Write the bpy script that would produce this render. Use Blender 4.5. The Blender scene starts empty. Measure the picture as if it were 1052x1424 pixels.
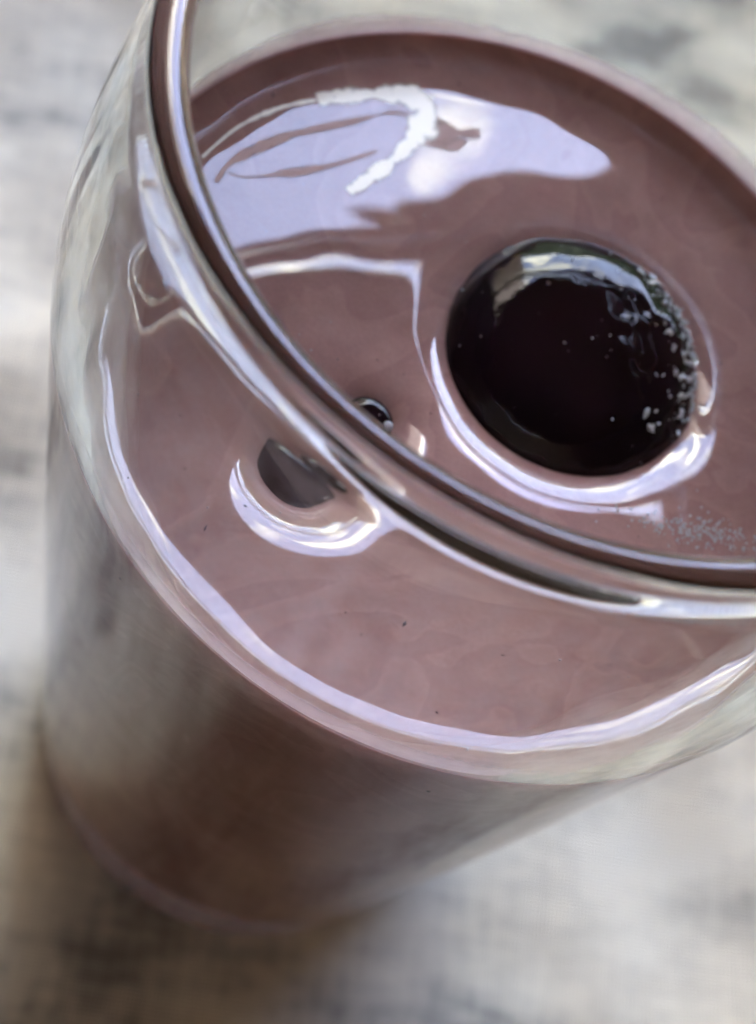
import bpy, bmesh, math, random
from mathutils import Vector, Matrix, noise
R = math.radians
random.seed(4)
sc = bpy.context.scene
COL = sc.collection
U = 0.04                      # outer radius of the glass at the drink's edge, in metres
ZL = 2.886                    # height of the drink's contact line above the cloth, in U
def P(x, y, z): return Vector((x * U, y * U, (z + ZL) * U))

# ------------------------------------------------------------------ camera
cam = bpy.data.cameras.new('camera')
camo = bpy.data.objects.new('camera', cam)
COL.objects.link(camo)
cr = Vector((0.83516515, 0.48474833, 0.2598427))
cu = Vector((-0.54992513, 0.72822783, 0.40898238))
cf = Vector((-0.00902884, 0.48446186, -0.87476579))
M = Matrix((cr, cu, -cf)).transposed().to_4x4()
M.translation = P(0, -2.128, 2.935)
camo.matrix_world = M
cam.sensor_fit = 'VERTICAL'
cam.sensor_height = 36.0
cam.lens = 2192.94 / 1424 * 36.0
cam.clip_start = 0.005
cam.clip_end = 300
cam.dof.use_dof = True
cam.dof.focus_distance = 3.15 * U
cam.dof.aperture_fstop = 25.0
sc.camera = camo

# ------------------------------------------------------------------ sky, sun, exposure
SUN_EL, SUN_AZ = R(56), R(62)          # azimuth from +y, clockwise seen from above
w = bpy.data.worlds.new('World'); sc.world = w; w.use_nodes = True
nt = w.node_tree; nt.nodes.clear()
sky = nt.nodes.new('ShaderNodeTexSky'); sky.sky_type = 'NISHITA'; sky.sun_disc = False
sky.sun_elevation = SUN_EL; sky.sun_rotation = SUN_AZ
sky.altitude = 50; sky.air_density = 1.0; sky.dust_density = 1.0; sky.ozone_density = 5.0
bg = nt.nodes.new('ShaderNodeBackground'); bg.inputs[1].default_value = 0.15
wo = nt.nodes.new('ShaderNodeOutputWorld')
# thin bright clouds added to the unseen sky for cream reflections in the drink
wtc = nt.nodes.new('ShaderNodeTexCoord')
wmp = nt.nodes.new('ShaderNodeMapping'); wmp.inputs['Scale'].default_value = (1.0, 1.0, 1.6); wmp.inputs['Location'].default_value = (.3, .2, .1)
wns = nt.nodes.new('ShaderNodeTexNoise'); wns.inputs['Scale'].default_value = 4.5; wns.inputs['Detail'].default_value = 6; wns.inputs['Distortion'].default_value = .8
wrp = nt.nodes.new('ShaderNodeValToRGB'); wrp.color_ramp.elements[0].position = .54; wrp.color_ramp.elements[1].position = .66
wmx = nt.nodes.new('ShaderNodeMix'); wmx.data_type = 'RGBA'
wmx.inputs[7].default_value = (7, 6.8, 6.1, 1)
nt.links.new(wtc.outputs['Generated'], wmp.inputs['Vector']); nt.links.new(wmp.outputs[0], wns.inputs['Vector'])
nt.links.new(wns.outputs['Fac'], wrp.inputs['Fac']); nt.links.new(wrp.outputs[0], wmx.inputs[0])
wtn = nt.nodes.new('ShaderNodeMix'); wtn.data_type = 'RGBA'; wtn.blend_type = 'MULTIPLY'; wtn.inputs[0].default_value = 1
wtn.inputs[7].default_value = (1.38, 1.03, .93, 1)            # the lavender cast of this sky
nt.links.new(sky.outputs[0], wtn.inputs[6])
nt.links.new(wtn.outputs[2], wmx.inputs[6]); nt.links.new(wmx.outputs[2], bg.inputs[0]); nt.links.new(bg.outputs[0], wo.inputs[0])
sl = bpy.data.lights.new('sun', 'SUN'); so = bpy.data.objects.new('sun', sl); COL.objects.link(so)
sl.energy = 2.0; sl.angle = R(.5); sl.color = (1.0, 0.93, 0.82)
so.rotation_euler = (R(90) - SUN_EL, 0, math.pi - SUN_AZ)
so.location = (0, 4, 4)
vs = sc.view_settings
vs.view_transform = 'Standard'; vs.look = 'None'; vs.gamma = 1.0; vs.exposure = 4.85
cy = sc.cycles
cy.use_denoising = True
cy.max_bounces = 20; cy.transmission_bounces = 20; cy.glossy_bounces = 10; cy.diffuse_bounces = 5
cy.transparent_max_bounces = 16
cy.caustics_refractive = True; cy.caustics_reflective = True
cy.blur_glossy = 0.3
cy.sample_clamp_indirect = 6.0

# ------------------------------------------------------------------ helpers
def mat(name):
    m = bpy.data.materials.new(name); m.use_nodes = True
    n = m.node_tree.nodes
    return m, m.node_tree, n['Principled BSDF'], n['Material Output']
def node(t, kind, **kw):
    n = t.nodes.new(kind)
    for k, v in kw.items():
        if k.startswith('i_'): n.inputs[k[2:].replace('_', ' ')].default_value = v
        else: setattr(n, k, v)
    return n
def ramp(t, stops):
    n = t.nodes.new('ShaderNodeValToRGB'); e = n.color_ramp.elements
    while len(e) < len(stops): e.new(0.5)
    for el, (p, c) in zip(e, stops):
        el.position = p; el.color = (c[0], c[1], c[2], 1) if len(c) == 3 else c
    return n
def link(name, me, m=None, parent=None, smooth=True):
    o = bpy.data.objects.new(name, me); COL.objects.link(o)
    if m: me.materials.append(m)
    if parent: o.parent = parent
    if smooth:
        for p in me.polygons: p.use_smooth = True
    return o
def pymesh(name, v, f):
    me = bpy.data.meshes.new(name); me.from_pydata(v, [], f); me.update(); return me
def tag(o, label, cat, group=None):
    o['label'] = label; o['category'] = cat
    if group: o['group'] = group
def lathe(name, prof, n=256, wob=None):
    """closed profile [(r,z)] revolved; first and last points may lie on the axis"""
    v, f, rows = [], [], []
    for k, (r, z) in enumerate(prof):
        if r < 1e-6:
            rows.append([len(v)]); v.append(tuple(P(0, 0, z)))
        else:
            row = []
            for j in range(n):
                a = 2 * math.pi * j / n
                rr = r * (1 + (wob(k, a, z) if wob else 0))
                row.append(len(v)); v.append(tuple(P(rr * math.cos(a), rr * math.sin(a), z)))
            rows.append(row)
    for a, b in zip(rows, rows[1:]):
        for j in range(n):
            k = (j + 1) % n
            if len(a) == 1 and len(b) == 1: continue
            if len(a) == 1: f.append((a[0], b[k], b[j]))
            elif len(b) == 1: f.append((a[j], a[k], b[0]))
            else: f.append((a[j], a[k], b[k], b[j]))
    return pymesh(name, v, f)
def box(name, lo, hi, m, parent=None):
    bm = bmesh.new(); bmesh.ops.create_cube(bm, size=1)
    for q in bm.verts:
        q.co = Vector([(lo[i] + hi[i]) / 2 + q.co[i] * (hi[i] - lo[i]) for i in range(3)])
    bmesh.ops.bevel(bm, geom=bm.edges[:], offset=min(hi[i] - lo[i] for i in range(3)) * .06, segments=1, affect='EDGES')
    me = bpy.data.meshes.new(name); bm.to_mesh(me); bm.free()
    return link(name, me, m, parent, False)
def tube(name, pts, rad, m, parent=None, n=8):
    v, f = [], []
    for i, p in enumerate(pts):
        p = Vector(p); a = Vector(pts[max(0, i - 1)]); b = Vector(pts[min(len(pts) - 1, i + 1)])
        d = (b - a).normalized(); s = d.orthogonal().normalized(); t = d.cross(s)
        r = rad if not callable(rad) else rad(i / (len(pts) - 1))
        for j in range(n):
            an = 2 * math.pi * j / n
            v.append(tuple(p + s * r * math.cos(an) + t * r * math.sin(an)))
    for i in range(len(pts) - 1):
        for j in range(n):
            k = (j + 1) % n
            f.append((i * n + j, i * n + k, (i + 1) * n + k, (i + 1) * n + j))
    f.append(tuple(range(n))[::-1]); f.append(tuple((len(pts) - 1) * n + j for j in range(n)))
    return link(name, pymesh(name, v, f), m, parent)

# ------------------------------------------------------------------ materials
# glass
m_glass, t, b, out = mat('clear_glass')
b.inputs['Base Color'].default_value = (0.95, 0.975, 0.905, 1)
b.inputs['Roughness'].default_value = 0.0
b.inputs['IOR'].default_value = 1.46
b.inputs['Transmission Weight'].default_value = 1.0

# smoothie
m_smooth, t, b, out = mat('berry_smoothie')
tc = node(t, 'ShaderNodeTexCoord')
n1 = node(t, 'ShaderNodeTexNoise', i_Scale=70, i_Detail=5, i_Roughness=.6, i_Distortion=1.2)
n2 = node(t, 'ShaderNodeTexNoise', i_Scale=2600, i_Detail=2, i_Roughness=.6)
t.links.new(tc.outputs['Object'], n1.inputs['Vector']); t.links.new(tc.outputs['Object'], n2.inputs['Vector'])
r1 = ramp(t, [(.3, (.300, .178, .162)), (.55, (.358, .216, .200)), (.75, (.405, .262, .238))])
t.links.new(n1.outputs['Fac'], r1.inputs['Fac'])
r2 = ramp(t, [(.3, (.93, .92, .92)), (.7, (1.04, 1.03, 1.03))])
t.links.new(n2.outputs['Fac'], r2.inputs['Fac'])
mx = node(t, 'ShaderNodeMix', data_type='RGBA', blend_type='MULTIPLY'); mx.inputs[0].default_value = 1
t.links.new(r1.outputs[0], mx.inputs[6]); t.links.new(r2.outputs[0], mx.inputs[7])
sw = node(t, 'ShaderNodeTexNoise', i_Scale=34, i_Detail=3, i_Roughness=.5, i_Distortion=1.6)
t.links.new(tc.outputs['Object'], sw.inputs['Vector'])
sm_ = node(t, 'ShaderNodeMath', operation='MULTIPLY'); sm_.inputs[1].default_value = 9
t.links.new(sw.outputs['Fac'], sm_.inputs[0])
fr_ = node(t, 'ShaderNodeMath', operation='FRACT'); t.links.new(sm_.outputs[0], fr_.inputs[0])
rs = ramp(t, [(0, (.95, .96, .96)), (.5, (1.07, 1.09, 1.07)), (.6, (.93, .91, .93)), (1, (.95, .96, .96))])
t.links.new(fr_.outputs[0], rs.inputs['Fac'])
m3 = node(t, 'ShaderNodeMix', data_type='RGBA', blend_type='MULTIPLY'); m3.inputs[0].default_value = 1
t.links.new(mx.outputs[2], m3.inputs[6]); t.links.new(rs.outputs[0], m3.inputs[7])
t.links.new(m3.outputs[2], b.inputs['Base Color'])
b.inputs['Roughness'].default_value = 0.02
b.inputs['IOR'].default_value = 1.6
b.inputs['Specular IOR Level'].default_value = 0.46
b.inputs['Subsurface Weight'].default_value = 0.5
b.inputs['Subsurface Radius'].default_value = (1.0, .75, .75)
b.inputs['Subsurface Scale'].default_value = 0.0016

m_wet = m_smooth.copy(); m_wet.name = 'smoothie_against_glass'
wb_ = m_wet.node_tree.nodes['Principled BSDF']; wb_.inputs['Specular IOR Level'].default_value = .03; wb_.inputs['Roughness'].default_value = .3

# thin film left on the glass above the drink
m_film, t, b, out = mat('smoothie_film')
t.nodes.remove(b)
df = node(t, 'ShaderNodeBsdfDiffuse'); df.inputs[0].default_value = (.80, .62, .64, 1)
tl = node(t, 'ShaderNodeBsdfTranslucent'); tl.inputs[0].default_value = (.80, .62, .64, 1)
m1 = node(t, 'ShaderNodeMixShader'); m1.inputs[0].default_value = .55
t.links.new(df.outputs[0], m1.inputs[1]); t.links.new(tl.outputs[0], m1.inputs[2])
tp = node(t, 'ShaderNodeBsdfTransparent'); m2 = node(t, 'ShaderNodeMixShader')
t.links.new(tp.outputs[0], m2.inputs[1]); t.links.new(m1.outputs[0], m2.inputs[2]); t.links.new(m2.outputs[0], out.inputs[0])
tc = node(t, 'ShaderNodeTexCoord')
n1 = node(t, 'ShaderNodeTexNoise', i_Scale=500, i_Detail=4, i_Roughness=.55)
t.links.new(tc.outputs['Object'], n1.inputs['Vector'])
at = node(t, 'ShaderNodeAttribute', attribute_name='cover')
ad = node(t, 'ShaderNodeMath', operation='MULTIPLY_ADD')
t.links.new(n1.outputs['Fac'], ad.inputs[0]); ad.inputs[1].default_value = .35
t.links.new(at.outputs['Fac'], ad.inputs[2])
rr = ramp(t, [(.17, (0, 0, 0)), (1.0, (.85, .85, .85))]); 
t.links.new(ad.outputs[0], rr.inputs['Fac']); t.links.new(rr.outputs[0], m2.inputs[0])

# frozen berry skin
m_berry, t, b, out = mat('dark_berry')
tc = node(t, 'ShaderNodeTexCoord')
n1 = node(t, 'ShaderNodeTexNoise', i_Scale=120, i_Detail=4)
t.links.new(tc.outputs['Object'], n1.inputs['Vector'])
r1 = ramp(t, [(.35, (.004, .002, .005)), (.8, (.012, .004, .008))])
t.links.new(n1.outputs['Fac'], r1.inputs['Fac']); t.links.new(r1.outputs[0], b.inputs['Base Color'])
b.inputs['Roughness'].default_value = .035; b.inputs['IOR'].default_value = 1.36
n3 = node(t, 'ShaderNodeTexNoise', i_Scale=1100, i_Detail=3, i_Roughness=.6)
t.links.new(tc.outputs['Object'], n3.inputs['Vector'])
bp = node(t, 'ShaderNodeBump', i_Strength=.06, i_Distance=.0003)
t.links.new(n3.outputs['Fac'], bp.inputs['Height']); t.links.new(bp.outputs[0], b.inputs['Normal'])

m_frost, t, b, out = mat('ice_crystal')
b.inputs['Base Color'].default_value = (.9, .92, .95, 1); b.inputs['Roughness'].default_value = .08
b.inputs['IOR'].default_value = 1.31; b.inputs['Transmission Weight'].default_value = .6

m_fleck, t, b, out = mat('berry_skin_fleck')
b.inputs['Base Color'].default_value = (.035, .012, .02, 1); b.inputs['Roughness'].default_value = .4

# linen
m_cloth, t, b, out = mat('grey_linen')
tc = node(t, 'ShaderNodeTexCoord')
mp = node(t, 'ShaderNodeMapping'); mp.inputs['Rotation'].default_value = (0, 0, R(-24))
t.links.new(tc.outputs['Object'], mp.inputs['Vector'])
def streak(sx, sy, scale, det=4):
    q = node(t, 'ShaderNodeMapping'); q.inputs['Scale'].default_value = (sx, sy, 1)
    t.links.new(mp.outputs[0], q.inputs['Vector'])
    n = node(t, 'ShaderNodeTexNoise', i_Scale=scale, i_Detail=det, i_Roughness=.6)
    t.links.new(q.outputs[0], n.inputs['Vector']); return n
sa = streak(1, 6, 70); sb = streak(7, 1, 80); sl_ = streak(.7, 1.3, 30, 5)
wa = node(t, 'ShaderNodeTexWave', wave_type='BANDS', bands_direction='X', i_Scale=520, i_Distortion=1.5, i_Detail=1)
wb = node(t, 'ShaderNodeTexWave', wave_type='BANDS', bands_direction='Y', i_Scale=520, i_Distortion=1.5, i_Detail=1)
for q in (wa, wb): t.links.new(mp.outputs[0], q.inputs['Vector'])
def mixf(a, c, f, typ='MIX'):
    m = node(t, 'ShaderNodeMix', data_type='FLOAT'); m.inputs[0].default_value = f
    t.links.new(a, m.inputs[2]); t.links.new(c, m.inputs[3]); return m.outputs[0]
s = mixf(sa.outputs['Fac'], sb.outputs['Fac'], .5)
s2 = mixf(s, sl_.outputs['Fac'], .74)
r1 = ramp(t, [(.38, (.27, .268, .235)), (.47, (.58, .57, .465)), (.58, (.77, .75, .605))])
t.links.new(s2, r1.inputs['Fac'])
wv = mixf(wa.outputs['Fac'], wb.outputs['Fac'], .5)
r2 = ramp(t, [(0, (.93, .93, .93)), (1, (1, 1, 1))]); t.links.new(wv, r2.inputs['Fac'])
mx = node(t, 'ShaderNodeMix', data_type='RGBA', blend_type='MULTIPLY'); mx.inputs[0].default_value = 1
t.links.new(r1.outputs[0], mx.inputs[6]); t.links.new(r2.outputs[0], mx.inputs[7])
tint = node(t, 'ShaderNodeTexNoise', i_Scale=16, i_Detail=3)
t.links.new(tc.outputs['Object'], tint.inputs['Vector'])
rt = ramp(t, [(.38, (.93, .965, 1.0)), (.62, (1.0, .96, .90))]); t.links.new(tint.outputs['Fac'], rt.inputs['Fac'])
m2 = node(t, 'ShaderNodeMix', data_type='RGBA', blend_type='MULTIPLY'); m2.inputs[0].default_value = 1
t.links.new(mx.outputs[2], m2.inputs[6]); t.links.new(rt.outputs[0], m2.inputs[7])
t.links.new(m2.outputs[2], b.inputs['Base Color'])
b.inputs['Roughness'].default_value = .9; b.inputs['Specular IOR Level'].default_value = .2
bp = node(t, 'ShaderNodeBump', i_Strength=.5, i_Distance=.0006)
t.links.new(wv, bp.inputs['Height']); t.links.new(bp.outputs[0], b.inputs['Normal'])

def wood(name, c1, c2):
    m, t, b, out = mat(name)
    tc = node(t, 'ShaderNodeTexCoord')
    q = node(t, 'ShaderNodeMapping'); q.inputs['Scale'].default_value = (1, 12, 12)
    t.links.new(tc.outputs['Object'], q.inputs['Vector'])
    n = node(t, 'ShaderNodeTexNoise', i_Scale=3, i_Detail=6, i_Distortion=.6)
    t.links.new(q.outputs[0], n.inputs['Vector'])
    r = ramp(t, [(.3, c1), (.7, c2)]); t.links.new(n.outputs['Fac'], r.inputs['Fac'])
    t.links.new(r.outputs[0], b.inputs['Base Color']); b.inputs['Roughness'].default_value = .7
    return m
m_roof = wood('dark_timber', (.085, .058, .045), (.14, .10, .075))
m_floor = wood('deck_timber', (.16, .10, .065), (.24, .155, .10))
m_bounce = wood('tan_bounce_plaster', (.76, .56, .42), (.82, .62, .47))  # pale surface added behind the camera to bounce warm light
m_bark = wood('brown_bark', (.05, .03, .022), (.10, .065, .05))

# ------------------------------------------------------------------ unseen roof, walls and greenery put in to shape reflections and light
floor = box('porch_floor', (-12, -12, -.80), (12, 12, -.75), m_floor); floor['kind'] = 'structure'
H = 1.9 + ZL * U
E0 = Vector((-.209 * 1.9, .680 * 1.9)); D0 = Vector((.199, .23)).normalized(); N0 = Vector((D0.y, -D0.x))   # N0 points under the roof
def slab(name, pts, z0, z1, m, parent=None):
    n = len(pts); v = [(p[0], p[1], z0) for p in pts] + [(p[0], p[1], z1) for p in pts]
    f = [tuple(range(n))[::-1], tuple(range(n, 2 * n))] + [(i, (i + 1) % n, n + (i + 1) % n, n + i) for i in range(n)]
    return link(name, pymesh(name, v, f), m, parent, False)
def along(a, b_): p = E0 + D0 * a + N0 * b_; return (p.x, p.y)
unseen_porch = bpy.data.objects.new('unseen_porch', None); COL.objects.link(unseen_porch)  # out of view, built for its reflection in the drink
unseen_porch['kind'] = 'structure'
slab('roof', [along(-6, .11), (4.8, -3.2), along(8, .11)], H, H + .12, m_roof, unseen_porch)
slab('batten', [along(-6, 0), along(-6, .03), along(8, .03), along(8, 0)], H, H + .05, m_roof, unseen_porch)
slab('batten', [along(-6, .040), along(-6, .094), along(8, .094), along(8, .040)], H, H + .05, m_roof, unseen_porch)
box('wall', (-1.15, -2.6, -.75), (-1.05, 1.6, H + 1.6), m_roof, unseen_porch)  # unseen dark side walls added to keep sky light off the table
box('wall', (1.9, -2.6, -.75), (2.0, 2.1, H), m_roof, unseen_porch)
box('wall', (-1.05, -1.5, -.75), (1.9, -1.4, H + .6), m_bounce, unseen_porch)  # unseen reflector added to fill the near side of the glass
hv, hf = [], []                         # unseen greenery added to block low sky and darken low reflections
HN, HM = 90, 14
for j in range(HM + 1):
    for i in range(HN + 1):
        a = R(-75 + 150 * i / HN); q = j / HM
        rad = 7 + .5 * math.sin(q * math.pi) * -1 + .35 * noise.noise((a * 14, q * 5, 1))
        z = -.75 + (3.9 + .5 * noise.noise((a * 6, 0, 2)) + .18 * noise.noise((a * 40, 0, 2))) * min(1, q * 1.15)
        rad += max(0, q - .87) * 8
        hv.append((rad * math.sin(a), rad * math.cos(a), z))
for j in range(HM):
    for i in range(HN):
        k = j * (HN + 1) + i; hf.append((k, k + 1, k + HN + 2, k + HN + 1))
m_leaf, t, b, out = mat('light_block_leaf')
tc = node(t, 'ShaderNodeTexCoord'); n1 = node(t, 'ShaderNodeTexNoise', i_Scale=9, i_Detail=6)
t.links.new(tc.outputs['Object'], n1.inputs['Vector'])
r1 = ramp(t, [(.35, (.03, .05, .02)), (.7, (.09, .12, .05))]); t.links.new(n1.outputs['Fac'], r1.inputs['Fac'])
t.links.new(r1.outputs[0], b.inputs['Base Color']); b.inputs['Roughness'].default_value = .7
light_block_hedge = link('light_block_hedge', pymesh('light_block_hedge', hv, hf), m_leaf); light_block_hedge['kind'] = 'structure'
# ------------------------------------------------------------------ tablecloth
def cloth_h(x, y):
    c, s = math.cos(R(24)), math.sin(R(24))
    a, b_ = x * c - y * s, x * s + y * c
    h = noise.noise((a * 38, b_ * 14, 1.3)) * .0030 + noise.noise((a * 12, b_ * 45, 5.1)) * .0028
    h += (.5 - abs(noise.noise((a * 7 + 1, b_ * 16, 6.2)))) * .008 + noise.noise((a * 24, b_ * 26, 3.3)) * .0012
    h += noise.noise((a * 90, b_ * 60, 9.1)) * .00035
    f = min(1, max(0, (math.hypot(x, y) - U * .75) / (U * 1.2)))      # pressed flat under the glass
    return h * (.12 + .88 * f) - .0014
NX, NY = 420, 520
YE, RB = -.070, .010                    # near edge of the table, radius of the bend of the cloth over it
v, f = [], []
for j in range(NY + 1):
    for i in range(NX + 1):
        x = -.5 + 1.0 * i / NX; y = -.32 + 1.02 * j / NY
        h = cloth_h(x, y)
        if math.hypot(x, y) < U * 1.0: h = min(h, -.0001)
        d = YE - y
        if d <= 0: v.append((x, y, h))
        elif d < RB * math.pi / 2:
            a = d / RB; v.append((x, YE - (RB + h) * math.sin(a), -RB + (RB + h) * math.cos(a)))
        else: v.append((x, YE - RB - h, -RB - (d - RB * math.pi / 2)))
W = NX + 1
for j in range(NY):
    for i in range(NX):
        f.append((j * W + i, j * W + i + 1, (j + 1) * W + i + 1, (j + 1) * W + i))
cloth = link('tablecloth', pymesh('tablecloth', v, f), m_cloth)
sm = cloth.modifiers.new('thickness', 'SOLIDIFY'); sm.thickness = .0008; sm.offset = -1
tag(cloth, 'pale grey crinkled linen tablecloth under the glass', 'tablecloth')

table = bpy.data.objects.new('table', None); COL.objects.link(table); table.location = (0, .3, -.75)
tag(table, 'brown timber table under the grey linen cloth', 'table')
def tpart(name, lo, hi):
    o = box(name, [lo[0], lo[1] - .3, lo[2] + .75], [hi[0], hi[1] - .3, hi[2] + .75], m_floor, table)
tpart('table_top', (-.6, YE - .006, -.045), (.6, .72, -.006))
for lx in (-.55, .5):
    for ly in (-.05, .63): tpart('leg', (lx, ly, -.75), (lx + .05, ly + .05, -.046))
# ------------------------------------------------------------------ the glass
h_, rr_, hb_, rb_, s_ = .819, .885, 2.886, .809, .063
TH = .060
def r_out(z):
    q = (rr_ - 1 - s_ * h_) / h_ ** 2; qb = (rb_ - 1 + s_ * hb_) / hb_ ** 2
    return 1 + s_ * z + (q if z > 0 else qb) * z * z
def r_in(z):
    q = min(1, max(0, (z - .52) / .28)); return r_out(z) - TH - .006 * q * q * (3 - 2 * q)
prof = [(0, -hb_ + .03), (.45, -hb_ + .025), (.62, -hb_ + .012), (.70, -hb_)]
rb = .09
for k in range(0, 7):
    a = -math.pi / 2 + k / 6 * math.pi / 2
    prof.append((r_out(-hb_ + rb) - rb + rb * math.cos(a), -hb_ + rb + rb * math.sin(a)))
z0 = -hb_ + rb
for k in range(1, 70):
    z = z0 + (h_ - .07 - z0) * k / 70 ; prof.append((r_out(z), z))
hw = .047                                       # the rim is a slightly thickened rounded bead
for k in range(0, 13):
    a = -R(45) + k / 12 * R(240)
    prof.append((rr_ - .017 + .039 * math.cos(a), h_ - .010 + .044 * math.sin(a)))
nout = len(prof)
zb = -hb_ + .34; rc = .24
for k in range(1, 70):
    z = h_ - .055 + (zb + rc - h_ + .055) * k / 70; prof.append((r_in(z), z))
for k in range(1, 8):
    a = k / 7 * math.pi / 2
    prof.append((r_in(zb + rc) - rc + rc * math.cos(a), zb + rc - rc * math.sin(a)))
prof += [(.4, zb + .006), (0, zb + .012)]
def wob(k, a, z):
    s = .0012 if k >= nout else .0006
    return s * (noise.noise((math.cos(a) * 5, math.sin(a) * 5, z * .5 + (7 if k >= nout else 0))) +
                .5 * noise.noise((math.cos(a) * 16, math.sin(a) * 16, z * .3)))
gl = link('drinking_glass', lathe('drinking_glass', prof, 288, wob), m_glass)
tag(gl, 'clear glass tumbler with rounded rim holding the purple drink', 'glass')

# ------------------------------------------------------------------ the drink
A0 = .066                                        # the level lies this far below the contact line
B1 = (.148, .192, .312)                              # big berry: x, y, visible radius
B2 = (-.225, -.425, .105)
B3 = (-.165, -.268, .050)                         # the tip of a third berry
def flat(px, py):                             # a spot of the level drink, from the picture
    d = cf * 2192.94 + cr * (px - 526) - cu * (py - 712); t_ = (-A0 - 2.935) / d.z
    return (d.x * t_, -2.128 + d.y * t_)
def spline(pts, n=14):
    o = []; pts = [pts[0]] + list(pts) + [pts[-1]]
    for k in range(1, len(pts) - 2):
        a, b_, c, d = (Vector(pts[k + q]) for q in (-1, 0, 1, 2))
        for i in range(n):
            u = i / n
            o.append(.5 * (2 * b_ + (c - a) * u + (2 * a - 5 * b_ + 4 * c - d) * u * u + (3 * b_ - a - 3 * c + d) * u ** 3))
    return o + [Vector(pts[-2])]
RIDGES = []                                   # wrinkles in the skin that has formed on the drink
for h_r, w_r, px in ((.00022, .0085, ((305, 250), (330, 222), (400, 190), (480, 172), (545, 157), (575, 162), (640, 190))),
                     (.0002, .0080, ((325, 238), (350, 245), (420, 236), (470, 226), (520, 212))),
                     (.0002, .0100, ((600, 180), (620, 195), (655, 186)))):
    pl = spline([flat(*p) for p in px]); RIDGES.append((h_r, w_r, [p + Vector((noise.noise((p.x * 40, p.y * 40, 1)), noise.noise((p.x * 40, p.y * 40, 9)))) * .006 for p in pl],
        min(p.x for p in pl) - .04, max(p.x for p in pl) + .04, min(p.y for p in pl) - .04, max(p.y for p in pl) + .04))
def ridge(x, y):
    z = 0
    for h_r, w_r, pl, x0, x1, y0, y1 in RIDGES:
        if x0 < x < x1 and y0 < y < y1:
            d2 = min((x - p.x) ** 2 + (y - p.y) ** 2 for p in pl)
            z += h_r * math.exp(-d2 / (w_r * w_r)) * (.7 + .6 * noise.noise((x * 30, y * 30, 3)))
    return z
def ztop(x, y):
    r = math.hypot(x, y); R0 = r_in(0)
    lc0 = .0440 - .0010 * y / max(r, 1e-6)
    ca, sa_ = x / max(r, 1e-6), y / max(r, 1e-6)
    lc0 *= 1 + .16 * noise.noise((ca * 2.6, sa_ * 2.6, 7.7)) + .06 * noise.noise((ca * 6, sa_ * 6, 2.7))
    z = -A0 + A0 * math.exp(-max(0, R0 - r) / lc0)
    for (bx, by, br, sl_, lc) in ((*B1, .62, .062), (*B2, .95, .062), (*B3, .75, .045)):
        d = math.hypot(x - bx, y - by) - br
        z -= sl_ * lc * math.exp(-max(d, 0) / lc)
        if d < 0: z -= .3 * (1 - math.exp(d / .05)) * .2
    z += ridge(x, y)
    z += .0016 * noise.noise((x * 3.2, y * 3.2, 4.4)) + .0006 * noise.noise((x * 8, y * 8, 1.4))
    return z
NR, NS = 320, 1000
R0 = r_in(0) + .006
v = [tuple(P(0, 0, ztop(0, 0)))]; f = []
rows = []
for i in range(1, NR + 1):
    q = i / NR; r = R0 * (1 - (1 - q) ** 1.25)
    row = []
    for j in range(NS):
        a = 2 * math.pi * j / NS; x, y = r * math.cos(a), r * math.sin(a)
        row.append(len(v)); v.append(tuple(P(x, y, ztop(x, y))))
    rows.append(row)
zs = [-.004 - (hb_ - .58 - .004) * (k / 26) for k in range(1, 27)]
for z in zs:
    r = r_in(z) + .006; row = []
    for j in range(NS):
        a = 2 * math.pi * j / NS; row.append(len(v)); v.append(tuple(P(r * math.cos(a), r * math.sin(a), z)))
    rows.append(row)
for k in range(1, 7):
    a0 = k / 6 * math.pi / 2; r = r_in(zb + rc) + .006 - rc + rc * math.cos(a0); z = zb + rc - (rc + .006) * math.sin(a0); row = []
    for j in range(NS):
        a = 2 * math.pi * j / NS; row.append(len(v)); v.append(tuple(P(r * math.cos(a), r * math.sin(a), z)))
    rows.append(row)
for j in range(NS): f.append((0, rows[0][j], rows[0][(j + 1) % NS]))
for a, b_ in zip(rows, rows[1:]):
    for j in range(NS):
        k = (j + 1) % NS; f.append((a[j], b_[j], b_[k], a[k]))
f.append(tuple(rows[-1])[::-1])
drink = link('smoothie', pymesh('smoothie', v, f), m_smooth)
drink.data.materials.append(m_wet)
for p in drink.data.polygons:
    if p.index >= NS * NR: p.material_index = 1
tag(drink, 'thick dusky purple berry smoothie filling the glass', 'drink')

# film of drink left on the inner wall above the level
v, f, cov = [], [], []
for i in range(8):
    for j in range(NS):
        a = 2 * math.pi * j / NS; q = i / 7
        hgt = .050 + .018 * noise.noise((math.cos(a) * 1.6, math.sin(a) * 1.6, 3))
        z = -.012 + hgt * 1.5 * q
        r = r_in(z) - .0025 - .002 * (1 - q)
        v.append(tuple(P(r * math.cos(a), r * math.sin(a), z))); cov.append(.72 - .60 * q ** 3)
for i in range(7):
    for j in range(NS):
        k = (j + 1) % NS; f.append((i * NS + j, i * NS + k, (i + 1) * NS + k, (i + 1) * NS + j))
me = pymesh('film_ring', v, f)
at = me.attributes.new('cover', 'FLOAT', 'POINT')
for i, c in enumerate(cov): at.data[i].value = c
film = link('film_ring', me, m_film, drink); film['kind'] = 'stuff'

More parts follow.
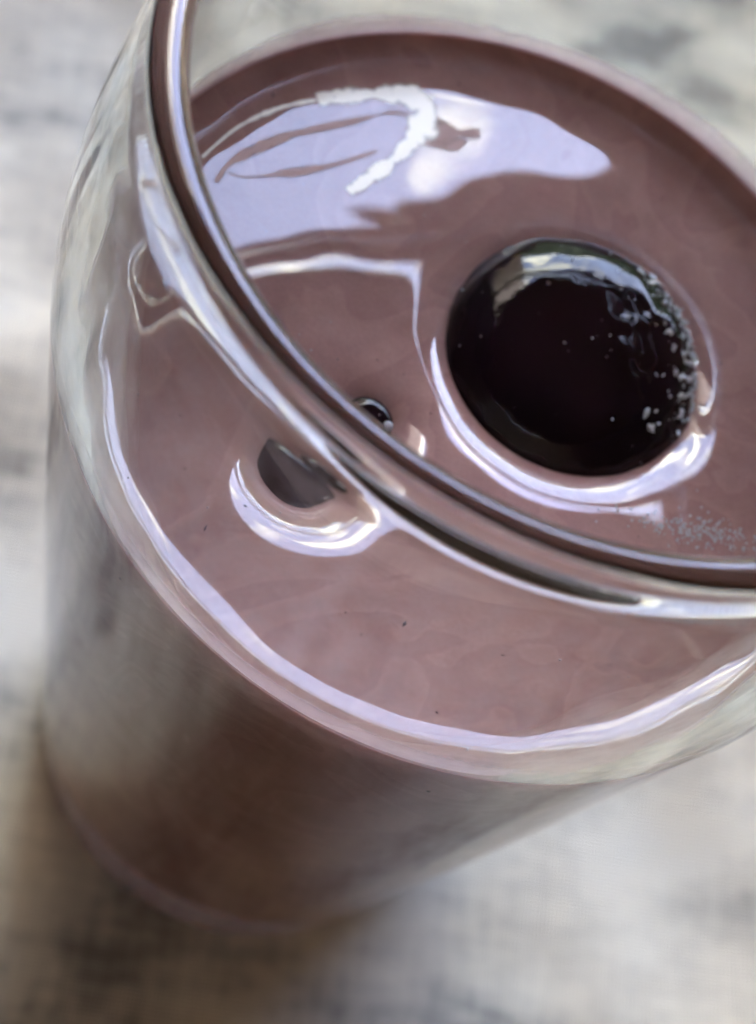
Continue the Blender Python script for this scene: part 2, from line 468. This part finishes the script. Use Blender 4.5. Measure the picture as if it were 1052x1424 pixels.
# ------------------------------------------------------------------ berries
TILT = .12
def berry(name, b, zc, rad, rz, seed, bump):
    bm = bmesh.new(); bmesh.ops.create_icosphere(bm, subdivisions=6, radius=1)
    for q in bm.verts:
        n = q.co.copy()
        k = 1 + bump * noise.noise(n * 2.3 + Vector((seed, 0, 0))) + bump * .35 * noise.noise(n * 7 + Vector((seed, 2, 0)))
        rho = min(1, math.hypot(n.x, n.y))
        zz = math.copysign((1 - rho ** 5) ** .6, n.z)
        q.co = Vector((b[0] + n.x * rad * k, b[1] + n.y * rad * k, zc + zz * rz + (k - 1) * .05 * rad * max(0, n.z) + TILT * n.y * rad + (seed == 3) * max(0, n.z) * max(0, n.x * .8 + n.y * .9) * (.009 * noise.noise(n * 4.5 + Vector((seed, 5, 0))) + .0028 * noise.noise(n * 11 + Vector((seed, 6, 0))) * 1.6)))
        q.co = P(*q.co)
    me = bpy.data.meshes.new(name); bm.to_mesh(me); bm.free()
    return link(name, me, m_berry)
zr = -A0 - .62 * .062
b1 = berry('berry', B1, zr - .05, .330, .15, 3, .040)
tag(b1, 'large black glossy berry with ice crystals floating in the smoothie', 'berry', 'berries in the drink')
b2 = berry('berry', B2, -A0 - .95 * .062 - .075, .125, .08, 8, .02)
tag(b2, 'small sunken dark berry seen through the glass wall below the rim', 'berry', 'berries in the drink')

b3 = berry('berry', B3, -A0 - .75 * .045 - .03, .066, .05, 5, .05)
tag(b3, 'tip of a tiny dark berry poking up just beyond the near rim', 'berry', 'berries in the drink')
# ice crystals frozen on to the large berry
def top_of(b, zc, rad, rz, dx, dy):
    rho = min(.999, math.hypot(dx, dy) / rad)
    return zc + rz * (1 - rho ** 5) ** .6 + TILT * dy
def shards(name, spots, m, parent):
    v, f = [], []
    for (x, y, z, s) in spots:
        c = Vector((x, y, z)); k0 = len(v)
        ax = Vector((random.gauss(0, 1), random.gauss(0, 1), random.gauss(0, .6))).normalized()
        u = ax.orthogonal().normalized(); w_ = ax.cross(u)
        L = s * random.uniform(.8, 2.0)
        pts = [c + ax * L, c - ax * L] + [c + (u * math.cos(a) + w_ * math.sin(a)) * s * random.uniform(.5, 1.0) for a in (0, 1.5, 3.1, 4.7)]
        v += [tuple(P(*p)) for p in pts]
        for i in range(4):
            j = (i + 1) % 4
            f += [(k0, k0 + 2 + i, k0 + 2 + j), (k0 + 1, k0 + 2 + j, k0 + 2 + i)]
    o = link(name, pymesh(name, v, f), m, parent, False); o['kind'] = 'stuff'; return o
spots = []
zc1 = zr - .05
for i in range(430):
    if i < 380:                               # the frosted right-hand and far edge
        a = random.choice((random.gauss(R(18), R(17)), random.gauss(R(62), R(16)))); d = .330 * (1 - abs(random.gauss(0, .15)))
    else:
        a = random.uniform(0, 2 * math.pi); d = .33 * math.sqrt(random.random())
    d = min(d, .335); dx, dy = d * math.cos(a), d * math.sin(a)
    spots.append((B1[0] + dx, B1[1] + dy, top_of(B1, zc1, .330, .15, dx, dy) + .001, min(.012, random.expovariate(1 / .0035) + .0015) * (1.0 if i < 380 else .45)))
shards('ice_crystals', spots, m_frost, b1)

# flecks of skin, froth
def surf(px, py, lift=0):                     # the point of the drink's surface behind this spot of the picture
    d = cf * 2192.94 + cr * (px - 526) - cu * (py - 712); o = Vector((0, -2.128, 2.935)); z = -A0
    for _ in range(10):
        q = o + d * ((z - o.z) / d.z); z = .5 * z + .5 * ztop(q.x, q.y)
    return (q.x, q.y, z + lift)
fl = [(*surf(292, 730), .006), (*surf(565, 862), .007), (*surf(380, 132), .005), (*surf(470, 500), .004), (*surf(345, 700), .004), (*surf(700, 905), .003)]
for i in range(70):
    a = random.uniform(0, 2 * math.pi); d = .9 * math.sqrt(random.random()); x, y = d * math.cos(a), d * math.sin(a)
    if math.hypot(x - B1[0], y - B1[1]) > .36: fl.append((x, y, ztop(x, y), random.uniform(.0012, .0032)))
for i in range(26):
    a = random.uniform(R(-160), R(-20)); z = -random.uniform(.05, 1.6); r = r_in(z) + .007
    fl.append((r * math.cos(a), r * math.sin(a), z, random.uniform(.002, .007)))
shards('flecks', fl, m_fleck, drink)
def bubbles(name, spots, m, parent):
    bm = bmesh.new()
    for (x, y, z, s) in spots:
        bmesh.ops.create_icosphere(bm, subdivisions=2, radius=s * U, matrix=Matrix.Translation(P(x, y, z)))
    me = bpy.data.meshes.new(name); bm.to_mesh(me); bm.free()
    o = link(name, me, m, parent); o['kind'] = 'stuff'; return o
fr = []
c0 = Vector(surf(985, 742))
for i in range(260):
    x = c0.x + random.gauss(0, .055) + random.gauss(0, .05); y = c0.y + random.gauss(0, .022) + (x - c0.x) * .45
    fr.append((x, y, ztop(x, y) + .001, random.uniform(.0012, .0042)))
for i in range(60):
    a = random.uniform(0, 2 * math.pi); d = .9 * math.sqrt(random.random()); x, y = d * math.cos(a), d * math.sin(a)
    if math.hypot(x - B1[0], y - B1[1]) > .36: fr.append((x, y, ztop(x, y), random.uniform(.001, .003)))
bubbles('froth', fr, m_frost, drink)
q = (B3[0] + .045, B3[1] + .01, -A0 - .022)
bubbles('bubble', [(q[0], q[1], q[2] + .004, .013), (q[0] - .03, q[1] + .01, q[2] + .002, .009)], m_frost, drink)

# streaks of drink on the near wall; faint even haze paints its milky reflection
v, f, cov = [], [], []
NA, NZ = 200, 30
for i in range(NZ + 1):
    for j in range(NA + 1):
        a = R(-165 + 155 * j / NA); z = .02 + .68 * i / NZ
        r = r_in(z) - .003
        v.append(tuple(P(r * math.cos(a), r * math.sin(a), z)))
        e = math.sin(math.pi * j / NA) ** .7 * (1 - (i / NZ) ** 3)
        e *= min(1, i / 8); cov.append(.03 + .05 * e + .22 * e * max(0, noise.noise((a * 16, z * 2.2, 5)) + .1))
for i in range(NZ):
    for j in range(NA):
        k = i * (NA + 1) + j; f.append((k, k + 1, k + NA + 2, k + NA + 1))
me = pymesh('residue_sheen', v, f); at = me.attributes.new('cover', 'FLOAT', 'POINT')
for i, c in enumerate(cov): at.data[i].value = c
o = link('residue_sheen', me, m_film, drink); o['kind'] = 'stuff'

# cream streaks of foam lying on the skin of the drink
m_foam, t, b, out = mat('cream_foam')
tc = node(t, 'ShaderNodeTexCoord'); n1 = node(t, 'ShaderNodeTexNoise', i_Scale=700, i_Detail=6, i_Roughness=.7)
t.links.new(tc.outputs['Object'], n1.inputs['Vector'])
at = node(t, 'ShaderNodeAttribute', attribute_name='cover')
ad = node(t, 'ShaderNodeMath', operation='MULTIPLY_ADD'); ad.inputs[1].default_value = 1.3
t.links.new(n1.outputs['Fac'], ad.inputs[0]); t.links.new(at.outputs['Fac'], ad.inputs[2])
rr = ramp(t, [(.70, (0, 0, 0)), (1.0, (1, 1, 1))]); t.links.new(ad.outputs[0], rr.inputs['Fac'])
b.inputs['Base Color'].default_value = (.84, .80, .70, 1); b.inputs['Roughness'].default_value = .25
t.links.new(rr.outputs[0], b.inputs['Alpha'])
def streak_mesh(px, wid, m=None, name='foam_streak', lift=.0012):
    pl = spline([flat(*p) for p in px], 20); v, f, cov = [], [], []; K = 9; n = len(pl)
    for i, p in enumerate(pl):
        d = (pl[min(n - 1, i + 1)] - pl[max(0, i - 1)]).normalized(); s_ = Vector((-d.y, d.x)); u = i / (n - 1)
        w_ = wid * (math.sin(math.pi * min(1, max(0, u * .9 + .05))) ** .6) * (.75 + .8 * noise.noise((p.x * 14, p.y * 14, 6)))
        for k in range(K):
            q = k / (K - 1) * 2 - 1; g = p + s_ * q * w_
            v.append(tuple(P(g.x, g.y, ztop(g.x, g.y) + lift))); cov.append(.50 * (1 - abs(q) ** 2.5) * (1 if 0 < i < n - 1 else 0))
    for i in range(n - 1):
        for k in range(K - 1):
            j = i * K + k; f.append((j, j + 1, j + K + 1, j + K))
    me = pymesh(name, v, f); at = me.attributes.new('cover', 'FLOAT', 'POINT')
    for i, c in enumerate(cov): at.data[i].value = c
    link(name, me, m or m_foam, drink)
streak_mesh(((440, 140), (500, 133), (560, 133), (592, 150), (586, 180), (560, 212), (525, 240), (485, 268)), .050)
m_skin = m_foam.copy(); m_skin.name = 'drink_skin'
sb_ = m_skin.node_tree.nodes['Principled BSDF']; sb_.inputs['Base Color'].default_value = (.33, .20, .185, 1); sb_.inputs['Roughness'].default_value = .6
for wid, px in ((.017, ((300, 255), (325, 224), (400, 190), (480, 172), (545, 157), (580, 166))),
                (.013, ((318, 240), (345, 247), (420, 238), (470, 228), (525, 210))),
                (.040, ((575, 168), (605, 182), (640, 186), (668, 184))), (.022, ((590, 200), (625, 202), (650, 196)))):
    streak_mesh(px, wid, m_skin, 'skin_wrinkle', .0009)
streak_mesh(((280, 222), (330, 180), (390, 152), (440, 141)), .010)
